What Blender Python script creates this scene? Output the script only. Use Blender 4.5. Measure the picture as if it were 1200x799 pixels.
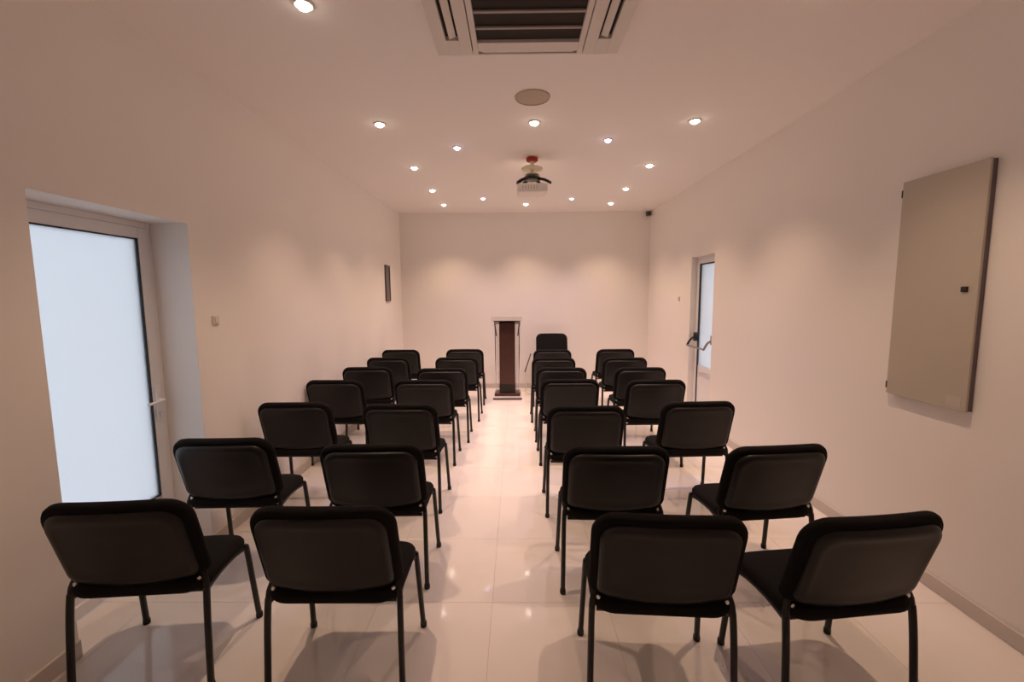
import bpy, bmesh, math, random
from mathutils import Vector, Matrix, Quaternion
random.seed(7)
PI = math.pi
scene = bpy.context.scene
C = scene.collection
for o in list(bpy.data.objects):
    bpy.data.objects.remove(o)

# ------------------------------------------------------------------ camera, world, exposure
F_PX, PITCH, YAW, ROLL, EYE = 506.3, 5.954, -0.631, -0.371, 1.60
cam_data = bpy.data.cameras.new('camera')
cam_data.sensor_fit = 'HORIZONTAL'
cam_data.sensor_width = 36.0
cam_data.lens = 36.0 * F_PX / 1200.0
cam_data.clip_start = 0.02
cam = bpy.data.objects.new('camera', cam_data)
C.objects.link(cam)
_p, _y, _r = (math.radians(a) for a in (PITCH, YAW, ROLL))
_fw = Vector((math.sin(_y) * math.cos(_p), math.cos(_y) * math.cos(_p), -math.sin(_p)))
_rt0 = Vector((math.cos(_y), -math.sin(_y), 0))
_up0 = _rt0.cross(_fw)
_rt = _rt0 * math.cos(_r) + _up0 * math.sin(_r)
_up = _up0 * math.cos(_r) - _rt0 * math.sin(_r)
_m = Matrix((_rt, _up, -_fw)).transposed().to_4x4()
_m.translation = (0, 0, EYE)
cam.matrix_world = _m
scene.camera = cam

world = bpy.data.worlds.new('daylight')
scene.world = world
world.use_nodes = True
_bg = world.node_tree.nodes['Background']
_bg.inputs['Color'].default_value = (0.85, 0.90, 0.97, 1)
_bg.inputs['Strength'].default_value = 0.93

scene.view_settings.view_transform = 'Standard'
scene.view_settings.look = 'None'
scene.view_settings.gamma = 1.0
scene.view_settings.use_curve_mapping = False
scene.view_settings.exposure = 0.0
scene.cycles.max_bounces = 14
scene.cycles.diffuse_bounces = 10

LAMP_POWER = 68.0
LAMP_COLOR = (1.0, 0.67, 0.462)
VIOLET_POWER = 34.0
VIOLET_COLOR = (0.72, 0.58, 1.0)

# ------------------------------------------------------------------ room dimensions (metres)
XL, XR, YB, YF, ZC = -1.974, 2.254, -1.7, 7.445, 2.993
T = 0.26                         # wall thickness
LD0, LD1, LDZ = 1.77, 2.63, 2.045    # door in the left wall
RD0, RD1, RDZ = 5.00, 5.65, 2.075    # door in the right wall

# ------------------------------------------------------------------ materials
MATS = {}
def mat(name, color, rough=0.5, metal=0.0, spec=0.5, noise=0.0, nscale=40.0, bump=0.0, bscale=200.0,
        trans=0.0, ior=1.45, emit=None, estr=0.0, coat=0.0, sheen=0.0):
    m = bpy.data.materials.new(name)
    m.use_nodes = True
    nt = m.node_tree
    b = nt.nodes['Principled BSDF']
    b.inputs['Base Color'].default_value = (*color, 1)
    b.inputs['Roughness'].default_value = rough
    b.inputs['Metallic'].default_value = metal
    b.inputs['Specular IOR Level'].default_value = spec
    b.inputs['IOR'].default_value = ior
    b.inputs['Transmission Weight'].default_value = trans
    b.inputs['Coat Weight'].default_value = coat
    b.inputs['Sheen Weight'].default_value = sheen
    if emit:
        b.inputs['Emission Color'].default_value = (*emit, 1)
        b.inputs['Emission Strength'].default_value = estr
    if noise or bump:
        tc = nt.nodes.new('ShaderNodeTexCoord')
    if noise:
        n = nt.nodes.new('ShaderNodeTexNoise')
        n.inputs['Scale'].default_value = nscale
        n.inputs['Detail'].default_value = 4
        r = nt.nodes.new('ShaderNodeMapRange')
        r.inputs['To Min'].default_value = 1 - noise
        r.inputs['To Max'].default_value = 1 + noise
        mx = nt.nodes.new('ShaderNodeVectorMath')
        mx.operation = 'SCALE'
        mx.inputs[0].default_value = color
        nt.links.new(tc.outputs['Object'], n.inputs['Vector'])
        nt.links.new(n.outputs['Fac'], r.inputs['Value'])
        nt.links.new(r.outputs['Result'], mx.inputs['Scale'])
        nt.links.new(mx.outputs['Vector'], b.inputs['Base Color'])
    if bump:
        n2 = nt.nodes.new('ShaderNodeTexNoise')
        n2.inputs['Scale'].default_value = bscale
        n2.inputs['Detail'].default_value = 3
        bp = nt.nodes.new('ShaderNodeBump')
        bp.inputs['Strength'].default_value = bump
        bp.inputs['Distance'].default_value = 0.002
        nt.links.new(tc.outputs['Object'], n2.inputs['Vector'])
        nt.links.new(n2.outputs['Fac'], bp.inputs['Height'])
        nt.links.new(bp.outputs['Normal'], b.inputs['Normal'])
    MATS[name] = m
    return m

mat('wall_paint', (0.875, 0.845, 0.815), 0.75, noise=0.012, nscale=3.0, bump=0.04, bscale=120)
mat('ceiling_paint', (0.93, 0.905, 0.89), 0.85, noise=0.01, nscale=2.0)
mat('grout', (0.58, 0.53, 0.48), 0.7)
mat('tile', (0.86, 0.81, 0.77), 0.07, spec=0.5, noise=0.03, nscale=2.2)
mat('baseboard', (0.62, 0.56, 0.52), 0.35)
mat('upvc', (0.80, 0.80, 0.82), 0.3)
mat('gasket', (0.02, 0.022, 0.03), 0.5)
mat('frosted', (0.93, 0.96, 1.0), 0.95, trans=1.0, ior=1.45)
mat('fabric', (0.009, 0.008, 0.008), 0.95, spec=0.2, bump=0.35, bscale=900)
mat('shell', (0.015, 0.0135, 0.0135), 0.40, spec=0.4, bump=0.06, bscale=500)
mat('frame_black', (0.010, 0.009, 0.009), 0.35)
mat('cap', (0.008, 0.008, 0.008), 0.6)
mat('chrome', (0.80, 0.80, 0.82), 0.18, metal=1.0)
mat('lamp_ring', (0.75, 0.72, 0.68), 0.35)
mat('lamp_glow', (1, 1, 1), 0.4, emit=(1.0, 0.86, 0.70), estr=22.0)
mat('violet_glow', (1, 1, 1), 0.4, emit=(0.85, 0.74, 1.0), estr=14.0)
mat('ac_white', (0.74, 0.71, 0.68), 0.4)
mat('ac_dark', (0.030, 0.022, 0.020), 0.8)
mat('ac_bar', (0.36, 0.33, 0.32), 0.5)
mat('speaker_mesh', (0.54, 0.46, 0.38), 0.7, bump=0.5, bscale=700)
mat('cabinet_paint', (0.50, 0.455, 0.385), 0.45, noise=0.01, nscale=6)
mat('cabinet_edge', (0.16, 0.13, 0.14), 0.5)
mat('black_plastic', (0.012, 0.012, 0.012), 0.4)
mat('paper', (0.72, 0.70, 0.68), 0.7)
mat('wood_dark', (0.075, 0.030, 0.024), 0.35, noise=0.18, nscale=9)
mat('wood_plinth', (0.016, 0.009, 0.008), 0.45)
mat('acrylic', (0.95, 0.95, 0.95), 0.08, trans=0.85, ior=1.2)
mat('acrylic_top', (0.90, 0.88, 0.87), 0.15, trans=0.15, ior=1.3)
mat('red_plastic', (0.42, 0.035, 0.02), 0.4)
mat('cream', (0.86, 0.80, 0.62), 0.3)
mat('projector_body', (0.88, 0.84, 0.80), 0.4)
mat('vent_grey', (0.60, 0.55, 0.50), 0.5)
mat('sticker', (0.54, 0.50, 0.45), 0.6)
mat('steel_dull', (0.30, 0.28, 0.28), 0.4, metal=0.6)
mat('lens_glass', (0.02, 0.02, 0.03), 0.05, spec=0.8)
mat('picture_dark', (0.16, 0.13, 0.13), 0.35, noise=0.25, nscale=14)
mat('picture_frame', (0.10, 0.085, 0.085), 0.4)
mat('switch_plate', (0.72, 0.66, 0.60), 0.4)
mat('sensor_dark', (0.14, 0.11, 0.10), 0.5)

# ------------------------------------------------------------------ mesh helpers
def new_mesh(name, bm, smooth=None):
    bmesh.ops.recalc_face_normals(bm, faces=bm.faces)
    me = bpy.data.meshes.new(name)
    bm.to_mesh(me)
    bm.free()
    if smooth is not None:
        for p in me.polygons:
            p.use_smooth = True
        try:
            me.set_sharp_from_angle(angle=math.radians(smooth))
        except Exception:
            pass
    return me

def obj(name, bm, m, parent=None, smooth=None, loc=None):
    me = bm if isinstance(bm, bpy.types.Mesh) else new_mesh(name, bm, smooth)
    if m and not me.materials:
        me.materials.append(MATS[m])
    o = bpy.data.objects.new(name, me)
    C.objects.link(o)
    if parent:
        o.parent = parent
    if loc:
        o.location = loc
    return o

def empty(name, loc=(0, 0, 0), rz=0.0):
    o = bpy.data.objects.new(name, None)
    o.empty_display_size = 0.1
    C.objects.link(o)
    o.location = loc
    o.rotation_euler = (0, 0, rz)
    return o

def tag(o, label=None, cat=None, group=None, kind=None):
    if label: o['label'] = label
    if cat: o['category'] = cat
    if group: o['group'] = group
    if kind: o['kind'] = kind
    return o

def box(bm, x0, x1, y0, y1, z0, z1, bev=0.0, seg=2):
    r = bmesh.ops.create_cube(bm, size=1.0)
    vs = r['verts']
    for v in vs:
        v.co = Vector(((x0 + x1) / 2 + v.co.x * (x1 - x0), (y0 + y1) / 2 + v.co.y * (y1 - y0), (z0 + z1) / 2 + v.co.z * (z1 - z0)))
    if bev > 0:
        es = list({e for v in vs for e in v.link_edges})
        bmesh.ops.bevel(bm, geom=es, offset=bev, segments=seg, profile=0.6, affect='EDGES')
    return bm

def B(*a, **k):
    return box(bmesh.new(), *a, **k)

def rings_mesh(rings, cap0=True, cap1=True, closed=True):
    """Loft rings of 3D points (same count); caps are fans."""
    bm = bmesh.new()
    vr = [[bm.verts.new(p) for p in r] for r in rings]
    n = len(rings[0])
    for a, b in zip(vr[:-1], vr[1:]):
        for i in range(n if closed else n - 1):
            j = (i + 1) % n
            bm.faces.new((a[i], a[j], b[j], b[i]))
    for flag, ring in ((cap0, vr[0]), (cap1, vr[-1])):
        if flag:
            c = bm.verts.new(sum((v.co for v in ring), Vector()) / n)
            for i in range(n):
                bm.faces.new((ring[i], ring[(i + 1) % n], c))
    return bm

def catmull(pts, sub):
    P = [Vector(p) for p in pts]
    if sub <= 1 or len(P) < 3:
        return P
    out = []
    for i in range(len(P) - 1):
        p0 = P[max(i - 1, 0)]; p1 = P[i]; p2 = P[i + 1]; p3 = P[min(i + 2, len(P) - 1)]
        for k in range(sub):
            t = k / sub
            out.append(0.5 * ((2 * p1) + (p2 - p0) * t + (2 * p0 - 5 * p1 + 4 * p2 - p3) * t * t + (3 * p1 - p0 - 3 * p2 + p3) * t ** 3))
    out.append(P[-1])
    return out

def tube(pts, ra, rb=None, n=10, sub=1, ref=(1, 0, 0)):
    """Sweep an ellipse (ra along ref, rb across) along pts."""
    rb = rb or ra
    P = catmull(pts, sub)
    rings = []
    for i, p in enumerate(P):
        d = (P[min(i + 1, len(P) - 1)] - P[max(i - 1, 0)]).normalized()
        a = Vector(ref)
        a = a - d * a.dot(d)
        if a.length < 1e-4:
            a = Vector((0, 1, 0)) - d * d.y
        a.normalize()
        b = d.cross(a)
        rings.append([p + a * ra * math.cos(2 * PI * k / n) + b * rb * math.sin(2 * PI * k / n) for k in range(n)])
    return rings_mesh(rings)

def lathe(profile, n=24, center=(0, 0, 0), axis='Z', cap0=True, cap1=True):
    rings = []
    cx, cy, cz = center
    for r, h in profile:
        ring = []
        for k in range(n):
            a = 2 * PI * k / n
            if axis == 'Z':
                ring.append(Vector((cx + r * math.cos(a), cy + r * math.sin(a), cz + h)))
            elif axis == 'X':
                ring.append(Vector((cx + h, cy + r * math.cos(a), cz + r * math.sin(a))))
            else:
                ring.append(Vector((cx + r * math.cos(a), cy + h, cz + r * math.sin(a))))
        rings.append(ring)
    return rings_mesh(rings, cap0, cap1)

def rrect(a, b, radii, n=6):
    """Rounded rectangle, half sizes a, b, radii for (+,+), (-,+), (-,-), (+,-)."""
    pts = []
    for (sx, sy, a0), r in zip(((1, 1, 0), (-1, 1, 90), (-1, -1, 180), (1, -1, 270)), radii):
        r = max(r, 0.002)
        for k in range(n + 1):
            t = math.radians(a0 + 90 * k / n)
            pts.append((sx * (a - r) + r * math.cos(t), sy * (b - r) + r * math.sin(t)))
    # extra points along the four sides so that bent slabs stay smooth
    out = []
    m = len(pts)
    for i in range(m):
        p, q = pts[i], pts[(i + 1) % m]
        out.append(p)
        if math.hypot(q[0] - p[0], q[1] - p[1]) > 0.08:
            for k in range(1, 6):
                t = k / 6
                out.append((p[0] + (q[0] - p[0]) * t, p[1] + (q[1] - p[1]) * t))
    return out

def slab(a, b, radii, rings, fmap):
    """rings: (inset or ('s', scale), depth); fmap(u, v, d) gives the 3D point."""
    base = rrect(a, b, radii)
    R = []
    for ins, d in rings:
        if isinstance(ins, tuple):
            k = ins[1]; ins0 = ins[2]
            pts = [(u * k, v * k) for u, v in inset_pts(base, a, b, ins0)]
        else:
            pts = inset_pts(base, a, b, ins)
        R.append([fmap(u, v, d) for u, v in pts])
    return rings_mesh(R)

def inset_pts(base, a, b, ins):
    ka, kb = (a - ins) / a, (b - ins) / b
    return [(u * ka, v * kb) for u, v in base]

# ------------------------------------------------------------------ the setting
def structure(name, bm, m, smooth=None):
    return tag(obj(name, bm, m, None, smooth), kind='structure')

floor = structure('floor', B(XL - T, XR + T, YB - T, YF + T, -0.12, -0.0025), 'grout')
floor['label'] = 'glossy cream porcelain tiled floor'
TS, GAP = 0.60, 0.0014
tx0, ty0 = -0.135 - 4 * TS, 2.713 - 8 * TS
full = None
ix = 0
x = tx0
while x < XR + 0.1:
    y = ty0
    while y < YF:
        a0, a1 = max(x, XL - 0.24) + GAP / 2, min(x + TS, XR + 0.1) - GAP / 2
        b0, b1 = max(y, YB) + GAP / 2, min(y + TS, YF) - GAP / 2
        if a1 - a0 > 0.02 and b1 - b0 > 0.02:
            whole = abs(a1 - a0 - TS + GAP) < 1e-4 and abs(b1 - b0 - TS + GAP) < 1e-4
            if whole and full:
                me = full
            else:
                me = new_mesh('tile', B(-(a1 - a0) / 2, (a1 - a0) / 2, -(b1 - b0) / 2, (b1 - b0) / 2, -0.009, 0.0, bev=0.0008, seg=1))
                me.materials.append(MATS['tile'])
                if whole:
                    full = me
            t = obj('tile', me, None, floor, loc=((a0 + a1) / 2, (b0 + b1) / 2, 0))
        y += TS
    x += TS

tag(structure('ceiling', B(XL - T, XR + T, YB - T, YF + T, ZC, ZC + 0.15), 'ceiling_paint'), 'smooth white plastered ceiling')

bm = bmesh.new()
box(bm, XL - T, XL, YB, LD0, -0.01, ZC)
box(bm, XL - T, XL, LD1, YF, -0.01, ZC)
box(bm, XL - T, XL, LD0, LD1, LDZ, ZC)
structure('wall_left', bm, 'wall_paint')
bm = bmesh.new()
box(bm, XR, XR + T, YB, RD0, -0.01, ZC)
box(bm, XR, XR + T, RD1, YF, -0.01, ZC)
box(bm, XR, XR + T, RD0, RD1, RDZ, ZC)
structure('wall_right', bm, 'wall_paint')
structure('wall_far', B(XL - T, XR + T, YF, YF + 0.2, -0.01, ZC), 'wall_paint')
structure('wall_near', B(XL - T, XR + T, YB - 0.2, YB, -0.01, ZC), 'wall_paint')

BH, BT = 0.082, 0.014
def base_run(bm, x0, x1, y0, y1):
    box(bm, x0, x1, y0, y1, 0.0, BH, bev=0.003, seg=1)
bm = bmesh.new()
base_run(bm, XL, XL + BT, YB, LD0)
base_run(bm, XL, XL + BT, LD1, YF)
structure('baseboard_left', bm, 'baseboard')
bm = bmesh.new()
base_run(bm, XR - BT, XR, YB, RD0)
base_run(bm, XR - BT, XR, RD1, YF)
structure('baseboard_right', bm, 'baseboard')
bm = bmesh.new()
base_run(bm, XL + BT, XR - BT, YF - BT, YF)
structure('baseboard_far', bm, 'baseboard')

# ---- glazed door in the left wall, recessed in a deep reveal
def frame_boxes(x0, x1, y0, y1, z0, z1, w, bottom=True, bev=0.004):
    bm = bmesh.new()
    box(bm, x0, x1, y0, y0 + w, z0, z1, bev)
    box(bm, x0, x1, y1 - w, y1, z0, z1, bev)
    box(bm, x0, x1, y0 + w, y1 - w, z1 - w, z1, bev)
    if bottom:
        box(bm, x0, x1, y0 + w, y1 - w, z0, z0 + w, bev)
    return bm

d1 = tag(empty('door_1', (XL - 0.23, (LD0 + LD1) / 2, 0)), 'white framed frosted glass door recessed in the left wall', kind='structure')
def local(o, bm):
    off = Vector(o.location)
    for v in bm.verts:
        v.co -= off
    return bm
dx = XL - 0.225                       # inner face of the fixed frame
obj('door_frame', local(d1, frame_boxes(dx - 0.035, dx, LD0, LD1, 0.0, LDZ, 0.035, bottom=False)), 'upvc', d1)
s = obj('sash', local(d1, frame_boxes(dx - 0.035, dx + 0.008, LD0 + 0.037, LD1 - 0.037, 0.012, LDZ - 0.037, 0.062)), 'upvc', d1)
obj('gasket', local(d1, frame_boxes(dx - 0.02, dx + 0.003, LD0 + 0.099, LD1 - 0.099, 0.392, LDZ - 0.099, 0.008, bev=0)), 'gasket', s)
obj('pane', local(d1, B(dx - 0.008, dx - 0.001, LD0 + 0.107, LD1 - 0.107, 0.40, LDZ - 0.107)), 'frosted', d1)
obj('lower_panel', local(d1, B(dx - 0.022, dx - 0.006, LD0 + 0.098, LD1 - 0.098, 0.073, 0.3925)), 'upvc', d1)
h = obj('handle', local(d1, B(dx + 0.008, dx + 0.018, LD1 - 0.088, LD1 - 0.056, 0.86, 1.07, bev=0.004)), 'upvc', d1)
obj('lever', local(d1, tube([(dx + 0.012, LD1 - 0.072, 0.985), (dx + 0.045, LD1 - 0.072, 0.985), (dx + 0.055, LD1 - 0.085, 0.985), (dx + 0.055, LD1 - 0.19, 0.98)], 0.009, n=10, sub=3, ref=(0, 0, 1))), 'upvc', h, smooth=50)
obj('lock_cylinder', local(d1, lathe([(0.009, 0), (0.009, 0.012)], 12, (dx + 0.018, LD1 - 0.072, 0.90), 'X')), 'chrome', h)

# ---- narrow glazed door with a panic bar in the right wall
d2 = tag(empty('door_2', (XR + 0.1, (RD0 + RD1) / 2, 0)), 'narrow glazed door with panic bar recessed in the right wall', kind='structure')
rx = XR + 0.075
obj('door_frame', local(d2, frame_boxes(rx, rx + 0.04, RD0, RD1, 0.0, RDZ, 0.03, bottom=False)), 'upvc', d2)
s = obj('sash', local(d2, frame_boxes(rx - 0.008, rx + 0.035, RD0 + 0.032, RD1 - 0.032, 0.012, RDZ - 0.032, 0.055)), 'upvc', d2)
obj('gasket', local(d2, frame_boxes(rx - 0.003, rx + 0.02, RD0 + 0.087, RD1 - 0.087, 0.067, RDZ - 0.087, 0.016, bev=0)), 'gasket', s)
obj('pane', local(d2, B(rx + 0.010, rx + 0.018, RD0 + 0.103, RD1 - 0.103, 0.70, RDZ - 0.103)), 'frosted', d2)
obj('lower_panel', local(d2, B(rx + 0.006, rx + 0.022, RD0 + 0.103, RD1 - 0.103, 0.083, 0.70)), 'upvc', d2)
pb = obj('panic_bar', local(d2, tube([(rx - 0.13, RD1 - 0.085, 0.955), (rx - 0.13, RD0 + 0.07, 0.955)], 0.012, n=10, ref=(0, 0, 1))), 'steel_dull', d2, smooth=50)
for yy, am in ((RD1 - 0.085, 'black_plastic'), (RD0 + 0.07, 'steel_dull')):
    obj('lever_arm', local(d2, tube([(rx - 0.03, yy, 1.07), (rx - 0.09, yy, 1.03), (rx - 0.13, yy, 0.955)], 0.013, n=10, sub=3, ref=(0, 1, 0))), am, pb, smooth=50)
    obj('lock_case', local(d2, B(rx - 0.05, rx - 0.008, yy - 0.025, yy + 0.025, 1.01, 1.12, bev=0.008)), am, d2)

# ------------------------------------------------------------------ ceiling things
def downlight(x, y, label, violet=False, r=0.034):
    t = tag(empty('ceiling_downlight', (x, y, ZC)), label, 'downlight', 'recessed downlights in the ceiling')
    obj('trim_ring', lathe([(r * 1.02, -0.001), (r * 1.04, -0.008), (r * 1.25, -0.009), (r * 1.45, -0.004), (r * 1.47, 0.0)], 20, cap0=False, cap1=False), 'lamp_ring', t, smooth=40)
    obj('bulb', lathe([(r, -0.001), (r * 0.93, -0.012), (r * 0.68, -0.022), (r * 0.3, -0.027)], 20, cap0=False), 'violet_glow' if violet else 'lamp_glow', t, smooth=60)
    ld = bpy.data.lights.new('downlight_beam', 'SPOT')
    ld.energy = VIOLET_POWER if violet else LAMP_POWER
    ld.color = VIOLET_COLOR if violet else LAMP_COLOR
    ld.spot_size = math.radians(110 if violet else 100)
    ld.spot_blend = 1.0
    ld.shadow_soft_size = 0.025
    lo = bpy.data.objects.new('downlight_beam', ld)
    C.objects.link(lo)
    lo.parent = t
    lo.location = (0, 0, -0.062)
    return t

COLS = ((-1.10, 'left'), (0.15, 'middle'), (1.44, 'right'))
ROWS = ((2.21, 'nearest the camera beside the air conditioner'), (3.65, 'second row from the camera'), (4.84, 'third row from the camera'),
        (5.85, 'fourth row from the camera'), (6.75, 'row next to the far wall'))
for ry, rw in ROWS:
    for cx, cw in COLS:
        if cw == 'middle' and ry == 2.21:
            continue                       # the air conditioner hangs there
        xx = cx + (0.09 if (cw, ry) == ('left', 2.21) else 0.0)
        downlight(xx, ry - (0.10 if (cw, ry) == ('right', 2.21) else 0.0), 'small warm white ceiling downlight in the %s line, %s' % (cw, rw))
downlight(-0.55, 4.22, 'small violet tinted ceiling downlight left of the projector, nearer the camera', True, 0.028)
downlight(0.83, 4.06, 'small violet tinted ceiling downlight right of the projector, nearer the camera', True, 0.026)
downlight(-0.47, 6.35, 'small pale ceiling downlight left of the projector near far wall', True, 0.028)
downlight(0.80, 6.40, 'small pale ceiling downlight right of the projector near far wall', True, 0.026)

# ---- cassette air conditioner
ac = tag(empty('air_conditioner', (0.07, 2.10, ZC)), 'white square ceiling cassette air conditioner with dark louvred grille', 'air conditioner')
A = 0.505
# panel of eight strips around the grille and three slots, so the openings are real
def ring_strips(z0, z1):
    bm = bmesh.new()
    g0, g1 = 0.275, 0.385
    sx0, sx1 = 0.372, 0.440
    e = 0.0
    box(bm, -A, -sx1, -A, A, z0, z1, 0.004)
    box(bm, sx1, A, -A, A, z0, z1, 0.004)
    for s in (-1, 1):
        for p, q in ((g0, 0.304), (0.309, sx0)):
            box(bm, min(s * p, s * q), max(s * p, s * q), -A, A, z0, z1, 0.003)
    box(bm, -g0, g0, g1, 0.47, z0, z1, 0.003)
    box(bm, -g0, g0, 0.492, A, z0, z1, 0.003)
    box(bm, -g0, g0, -0.47, -g1, z0, z1, 0.003)
    box(bm, -g0, g0, -A, -0.492, z0, z1, 0.003)
    for s in (-1, 1):
        box(bm, min(s * sx0, s * sx1), max(s * sx0, s * sx1), 0.36, A, z0, z1)
        box(bm, min(s * sx0, s * sx1), max(s * sx0, s * sx1), -A, -0.36, z0, z1)
    return bm
obj('panel', ring_strips(-0.035, -0.012), 'ac_white', ac)
obj('housing', B(-A + 0.012, A - 0.012, -A + 0.012, A - 0.012, -0.012, 0.0), 'ac_dark', ac)
gr = obj('intake_grille', B(-0.275, 0.275, -0.385, 0.385, -0.018, -0.0121), 'ac_dark', ac)
for k in range(6):
    yy = 0.27 - 0.128 * k
    obj('louvre', B(-0.274, 0.274, yy - 0.009, yy + 0.009, -0.030, -0.019, 0.002, 1), 'ac_bar', gr)
for s in (-1, 1):
    bm = B(-0.019, 0.019, -0.35, 0.35, -0.003, 0.003, 0.002, 1)
    bmesh.ops.rotate(bm, verts=bm.verts, cent=(0, 0, 0), matrix=Matrix.Rotation(s * 0.35, 3, 'Y'))
    obj('air_flap', bm, 'ac_white', ac, loc=(s * 0.403, 0, -0.026))
for s in (-1, 1):
    obj('air_flap', B(-0.255, 0.255, -0.008, 0.008, -0.003, 0.003, 0.002, 1), 'ac_white', ac, loc=(0, s * 0.481, -0.028))

# ---- round ceiling loudspeaker
sp = tag(empty('ceiling_speaker', (0.12, 3.21, ZC)), 'round beige loudspeaker grille flush in the ceiling', 'speaker')
obj('speaker_rim', lathe([(0.112, -0.001), (0.114, -0.008), (0.122, -0.009), (0.126, 0.0)], 32, cap0=False, cap1=False), 'speaker_mesh', sp, smooth=40)
obj('speaker_grille', lathe([(0.113, 0.0), (0.112, -0.005), (0.07, -0.008), (0.03, -0.0095)], 32, cap0=False), 'speaker_mesh', sp, smooth=60)

# ---- ceiling projector on its mount
pj = tag(empty('ceiling_projector', (0.165, 4.55, ZC)), 'ceiling projector on red and cream mount with dark bracket arms', 'projector')
obj('ceiling_collar', lathe([(0.045, 0.0), (0.058, -0.008), (0.060, -0.034), (0.050, -0.042)], 20), 'red_plastic', pj, smooth=40)
obj('pole', lathe([(0.022, -0.04), (0.022, -0.200)], 16), 'cream', pj, smooth=40)
obj('upper_ring', lathe([(0.03, -0.098), (0.105, -0.102), (0.112, -0.112), (0.105, -0.120), (0.04, -0.124)], 24), 'cream', pj, smooth=40)
obj('lower_ring', lathe([(0.03, -0.160), (0.070, -0.164), (0.074, -0.174), (0.04, -0.180)], 24), 'cream', pj, smooth=40)
obj('bracket_hub', lathe([(0.05, -0.190), (0.085, -0.197), (0.085, -0.222), (0.05, -0.228)], 20), 'frame_black', pj, smooth=40)
for ax, ay in ((-0.15, -0.10), (0.18, -0.10), (-0.12, 0.10), (0.12, 0.10)):
    obj('bracket_arm', tube([(ax * 0.25, ay * 0.3, -0.212), (ax * 0.65, ay * 0.65, -0.232), (ax, ay, -0.272)], 0.026, 0.014, n=8, sub=3, ref=(0.3, 1, 0)), 'frame_black', pj, smooth=40)
body = obj('projector_body', B(-0.155, 0.155, -0.12, 0.13, -0.362, -0.275, 0.03, 4), 'projector_body', pj, smooth=40)
obj('lens', lathe([(0.036, 0.0), (0.036, 0.03), (0.028, 0.033), (0.026, 0.022)], 20, (0.07, 0.125, -0.318), 'Y'), 'lens_glass', body, smooth=40)
for k in range(6):
    obj('vent_slat', B(-0.10 + 0.028 * k, -0.090 + 0.028 * k, -0.1215, -0.118, -0.335, -0.30), 'vent_grey', body)

# ------------------------------------------------------------------ wall things
cb = tag(empty('electrical_cabinet', (XR, 2.345, 1.01)), 'grey beige metal fuse cabinet with black lock on the right wall', 'cabinet')
obj('cabinet_body', B(-0.024, -0.0005, -0.228, 0.226, 0.004, 1.216), 'cabinet_edge', cb)
door = obj('cabinet_door', B(-0.036, -0.024, -0.231, 0.231, 0.0, 1.22, 0.003, 2), 'cabinet_paint', cb)
obj('lock', B(-0.044, -0.036, -0.187, -0.155, 0.595, 0.622, 0.003), 'black_plastic', door)
for z in (0.05, 1.155):
    obj('hinge', lathe([(0.008, -0.020), (0.008, 0.020)], 10, (-0.030, 0.232, z)), 'black_plastic', cb)
obj('rating_sticker', B(-0.0368, -0.036, -0.205, -0.13, 0.02, 0.07), 'sticker', door)['label'] = 'pale paper sticker'

pic = tag(empty('wall_picture', (XL, 6.63, 1.53)), 'small dark framed panel hung on the left wall near far corner', 'picture')
obj('picture_frame', frame_boxes(0.0, 0.022, -0.11, 0.11, 0.0, 0.545, 0.022, bev=0.002), 'picture_frame', pic)
obj('picture_sheet', B(0.002, 0.012, -0.09, 0.09, 0.02, 0.525), 'picture_dark', pic)

def switch(x, y, z, s, label, cat='switch'):
    t = tag(empty('wall_switch', (x, y, z)), label, cat)
    obj('plate', B(min(0, s * 0.010), max(0, s * 0.010), -0.03, 0.03, -0.03, 0.03, 0.004), 'switch_plate', t)
    obj('rocker', B(min(s * 0.010, s * 0.016), max(s * 0.010, s * 0.016), -0.014, 0.014, -0.018, 0.018, 0.002), 'switch_plate', t)
switch(XL, 2.806, 1.455, 1, 'small beige switch plate on the left wall past the door')
switch(XR, 6.037, 1.546, -1, 'small beige switch plate on the right wall past the door')

sn = tag(empty('corner_sensor', (XR - 0.05, YF - 0.05, ZC - 0.03)), 'tiny dark sensor in the far right ceiling corner', 'sensor')
obj('sensor_body', B(-0.035, 0.035, -0.03, 0.035, -0.05, 0.02, 0.012, 2), 'sensor_dark', sn, smooth=40)
obj('sensor_lens', lathe([(0.018, 0.0), (0.014, -0.008)], 12, (0, -0.03, -0.02), 'Y'), 'black_plastic', sn, smooth=40)

# ------------------------------------------------------------------ lectern
lt = tag(empty('lectern', (-0.148, 6.72, 0)), 'slim dark brown lectern with clear top and sides in the aisle', 'lectern')
bs = obj('base', B(-0.222, 0.222, -0.16, 0.18, 0.0, 0.05, 0.006), 'acrylic_top', lt)
obj('base_edge', B(-0.225, 0.225, -0.168, -0.160, 0.004, 0.026, 0.002, 1), 'wood_dark', bs)
obj('base_plate', B(-0.20, 0.20, -0.14, 0.16, 0.05, 0.095, 0.006), 'wood_dark', lt)
obj('column', B(-0.122, 0.122, -0.10, 0.10, 0.23, 1.19, 0.006), 'wood_dark', lt)
obj('column_foot', B(-0.124, 0.124, -0.102, 0.102, 0.095, 0.23, 0.004), 'wood_plinth', lt)
bm = B(-0.205, 0.205, -0.15, 0.15, -0.02, 0.02, 0.004)
bmesh.ops.rotate(bm, verts=bm.verts, cent=(0, 0, 0), matrix=Matrix.Rotation(math.radians(-12), 3, 'X'))
obj('top_board', bm, 'wood_dark', lt, loc=(0, 0, 1.205))
bm = B(-0.235, 0.235, -0.17, 0.19, 0.0, 0.016, 0.004)
bmesh.ops.rotate(bm, verts=bm.verts, cent=(0, 0, 0), matrix=Matrix.Rotation(math.radians(-12), 3, 'X'))
rs = obj('reading_shelf', bm, 'acrylic_top', lt, loc=(0, 0, 1.245))
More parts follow.
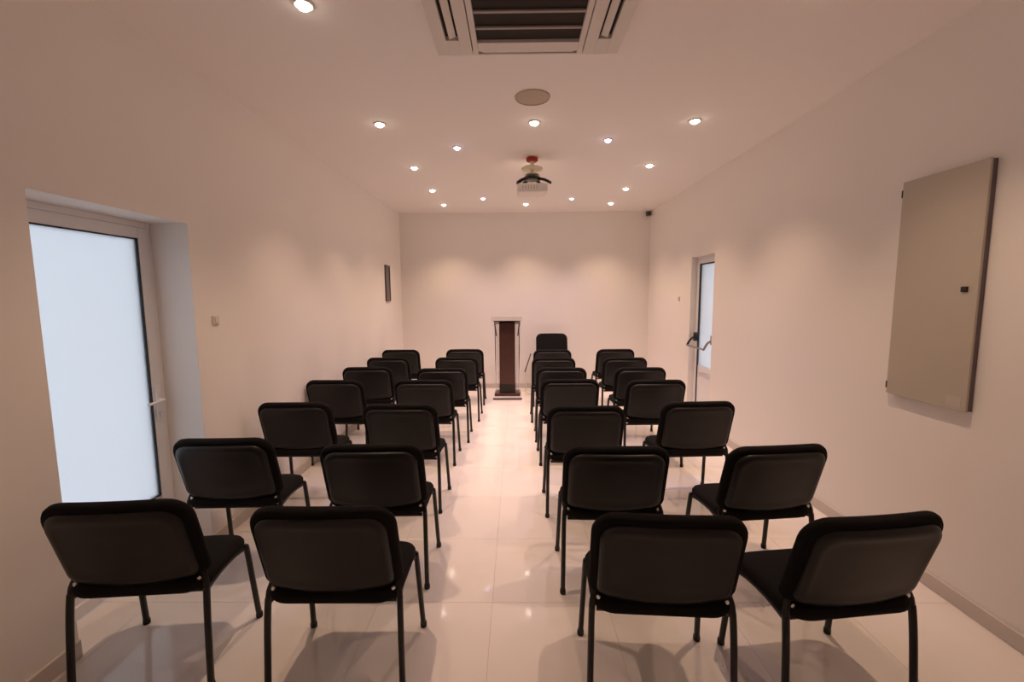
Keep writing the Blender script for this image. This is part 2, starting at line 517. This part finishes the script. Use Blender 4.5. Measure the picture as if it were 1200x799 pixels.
obj('shelf_lip', B(-0.235, 0.235, -0.178, -0.168, -0.02, 0.055, 0.004), 'acrylic_top', rs)
for s in (-1, 1):
    wing = rings_mesh([[Vector((s * 0.125, yy, 0.10)), Vector((s * 0.140, yy, 0.10)), Vector((s * 0.205, yy, 1.17)), Vector((s * 0.125, yy, 1.17))] for yy in (-0.012, 0.012)])
    obj('side_wing', wing, 'acrylic', lt)
    obj('support_rod', tube([(s * 0.165, -0.07, 0.985), (s * 0.19, -0.07, 1.18)], 0.010, n=8), 'wood_dark', lt, smooth=40)
    obj('support_rod', tube([(s * 0.175, -0.06, 0.095), (s * 0.190, -0.07, 1.18)], 0.0065, n=8), 'chrome', lt, smooth=40)

ms = tag(empty('microphone_stand', (0.14, 7.0, 0)), 'thin pale stand leaning behind the lectern, right of it', 'stand')
obj('stand_base', lathe([(0.10, 0.0), (0.10, 0.012), (0.02, 0.02)], 20), 'cream', ms, smooth=30)
obj('stand_rod', tube([(0, 0, 0.015), (0, 0, 0.34), (0.02, 0, 0.40)], 0.007, n=8), 'cream', ms, smooth=40)
obj('stand_boom', tube([(-0.01, 0, 0.36), (0.09, 0, 0.66)], 0.010, n=8), 'sensor_dark', ms, smooth=40)

# ------------------------------------------------------------------ chairs
def build_chair(tall=False):
    t = empty('stacking_chair')
    A_, H_ = (0.262, 0.50) if tall else (0.272, 0.366)
    zb, yb, rec = 0.482, -0.148, math.radians(16.5)
    def fback(u, v, d):
        vv = v + H_ / 2
        w = max(0.0, 1 - vv / H_)
        belly = 0.044 * max(0.0, 1 - (u / A_) ** 2) * w * w
        crown = 0.006 * max(0.0, 1 - (u / A_) ** 2) * (vv / H_)
        vv = vv - belly + crown
        yy = yb - vv * math.sin(rec) + 0.32 * u * u - d * math.cos(rec)
        zz = zb + vv * math.cos(rec) - d * math.sin(rec)
        return Vector((u, yy, zz))
    rad = (0.085, 0.085, 0.03, 0.03)
    bk = obj('backrest', slab(A_, H_ / 2, rad,
             [(('s', .35, .0), .018), (('s', .7, .0), .020), (.022, .020), (.006, .016), (0, .006), (0, -.010), (.005, -.020), (.020, -.028), (.05, -.032), (('s', .6, .0), -.036), (('s', .3, .0), -.037)], fback),
             'fabric', t, smooth=60)
    sh_in = 0.027
    obj('back_shell', slab(A_ - sh_in, H_ / 2 - sh_in, (0.07, 0.07, 0.03, 0.03),
             [(('s', .3, .0), .036), (('s', .6, .0), .037), (.045, .036), (.034, .038), (.020, .040), (.006, .036), (0, .026), (.002, .012)],
             lambda u, v, d: fback(u, v - (0.010 if v < 0 else 0.0) * (-v / (H_ / 2)), d)), 'shell', t, smooth=45)
    def fseat(u, v, d):
        y = v + 0.015
        z = 0.412 + d
        if y > 0.08:
            z -= 0.022 * ((y - 0.08) / 0.135) ** 2
        z -= 0.010 * max(0.0, 1 - (u / 0.25) ** 2) * max(0.0, 1 - (v / 0.2) ** 2) * (1 if d > 0.04 else 0)
        return Vector((u, y, z))
    obj('seat', slab(0.262, 0.205, (0.11, 0.11, 0.085, 0.085),
             [(('s', .5, .0), .0), (.03, .0), (.006, .008), (0, .018), (0, .036), (.008, .050), (.03, .059), (('s', .7, .0), .064), (('s', .4, .0), .066)], fseat),
        'fabric', t, smooth=60)
    obj('seat_pan', slab(0.225, 0.18, (0.07, 0.07, 0.05, 0.05), [(.02, -.010), (0, -.006), (0, .004)], fseat), 'cap', t, smooth=50)
    for s in (-1, 1):
        fl = obj('leg', tube([(s * .268, .212, .004), (s * .261, .190, .20), (s * .2545, .168, .385), (s * .253, .160, .405)], .0125, .0145, n=10, sub=3), 'frame_black', t, smooth=50)
        obj('foot_cap', lathe([(.013, 0), (.0155, .002), (.0158, .018), (.0148, .026)], 12, (s * .268, .212, 0)), 'cap', fl, smooth=40)
        rl = obj('leg', tube([(s * .268, -.185, .004), (s * .264, -.168, .25), (s * .262, -.158, .36), (s * .260, -.150, .42)], .0125, .0145, n=10, sub=3), 'frame_black', t, smooth=50)
        obj('foot_cap', lathe([(.013, 0), (.0155, .002), (.0158, .018), (.0148, .026)], 12, (s * .268, -.185, 0)), 'cap', rl, smooth=40)
        obj('side_rail', tube([(s * .250, .165, .398), (s * .236, .10, .401), (s * .236, -.02, .402), (s * .258, -.150, .405)], .010, .012, n=8, sub=2), 'frame_black', t, smooth=50)
        obj('back_post', tube([(s * .260, -.152, .400), (s * .257, -.147, .445), (s * .244, -.136, .49), (s * .240, -.148, .54), (s * .238, -.160, .58)], .0125, .010, n=8, sub=3), 'frame_black', t, smooth=50)
        obj('bolt', lathe([(.009, .0), (.009, .004), (.006, .007)], 10, (s * .246, -.172, .468), 'Y') if False else lathe([(.008, .0), (.0095, -.004), (.006, -.008)], 12, (s * .236, -.150, .462), 'Y'), 'chrome', t, smooth=40)
    for yy in (0.12, -0.125):
        obj('cross_bar', tube([(-.240, yy, .396), (.240, yy, .396)], .010, n=8, ref=(0, 0, 1)), 'frame_black', t)
    return t

def copy_tree(o, parent=None):
    c = o.copy()
    C.objects.link(c)
    if parent:
        c.parent = parent
    for ch in list(o.children):
        copy_tree(ch, c)
    return c

NTH = ('nearest row to the camera', 'second row from the camera', 'third row from the camera', 'fourth row from the camera',
       'fifth row from the camera', 'sixth row from the camera', 'row farthest from the camera')
# (x, y, yaw in degrees), row by row, nearest first
SPOTS = {
 'by the left wall': [(-1.552, 1.775, 5), (-1.630, 2.505, 2), (-1.639, 3.304, 1), (-1.690, 4.145, -1), (-1.650, 4.877, 2), (-1.630, 5.609, 0), (-1.685, 6.402, 1)],
 'left of the aisle': [(-0.728, 1.735, 0.5), (-0.772, 2.405, 1), (-0.839, 3.243, -1), (-0.864, 4.136, 0), (-0.807, 4.778, 1), (-0.755, 5.592, -1), (-0.759, 6.427, 1)],
 'right of the aisle': [(0.55, 1.672, -3.5), (0.513, 2.365, -1), (0.483, 3.176, 0), (0.486, 4.141, 1), (0.480, 4.787, -1), (0.457, 5.531, 0), (0.507, 6.323, 0)],
 'toward the right wall': [(1.225, 1.668, 7), (1.315, 2.37, 6), (1.300, 3.284, 3), (1.262, 4.092, 1), (1.319, 4.775, 0), (1.342, 5.515, -1), (1.406, 6.348, 1)],
}
proto = build_chair()
first = True
for where, spots in SPOTS.items():
    for i, (x, y, a) in enumerate(spots):
        o = proto if first else copy_tree(proto)
        first = False
        o.location = (x, y, 0)
        o.rotation_euler = (0, 0, math.radians(a))
        tag(o, 'black padded stacking chair %s, %s' % (where, NTH[i]), 'chair', 'black chairs set out in rows')
tc = build_chair(tall=True)
tc.name = 'high_back_chair'
tc.location = (0.585, 6.98, 0)
tc.rotation_euler = (0, 0, PI)
tag(tc, 'black chair with taller back standing alone before the far wall', 'chair')
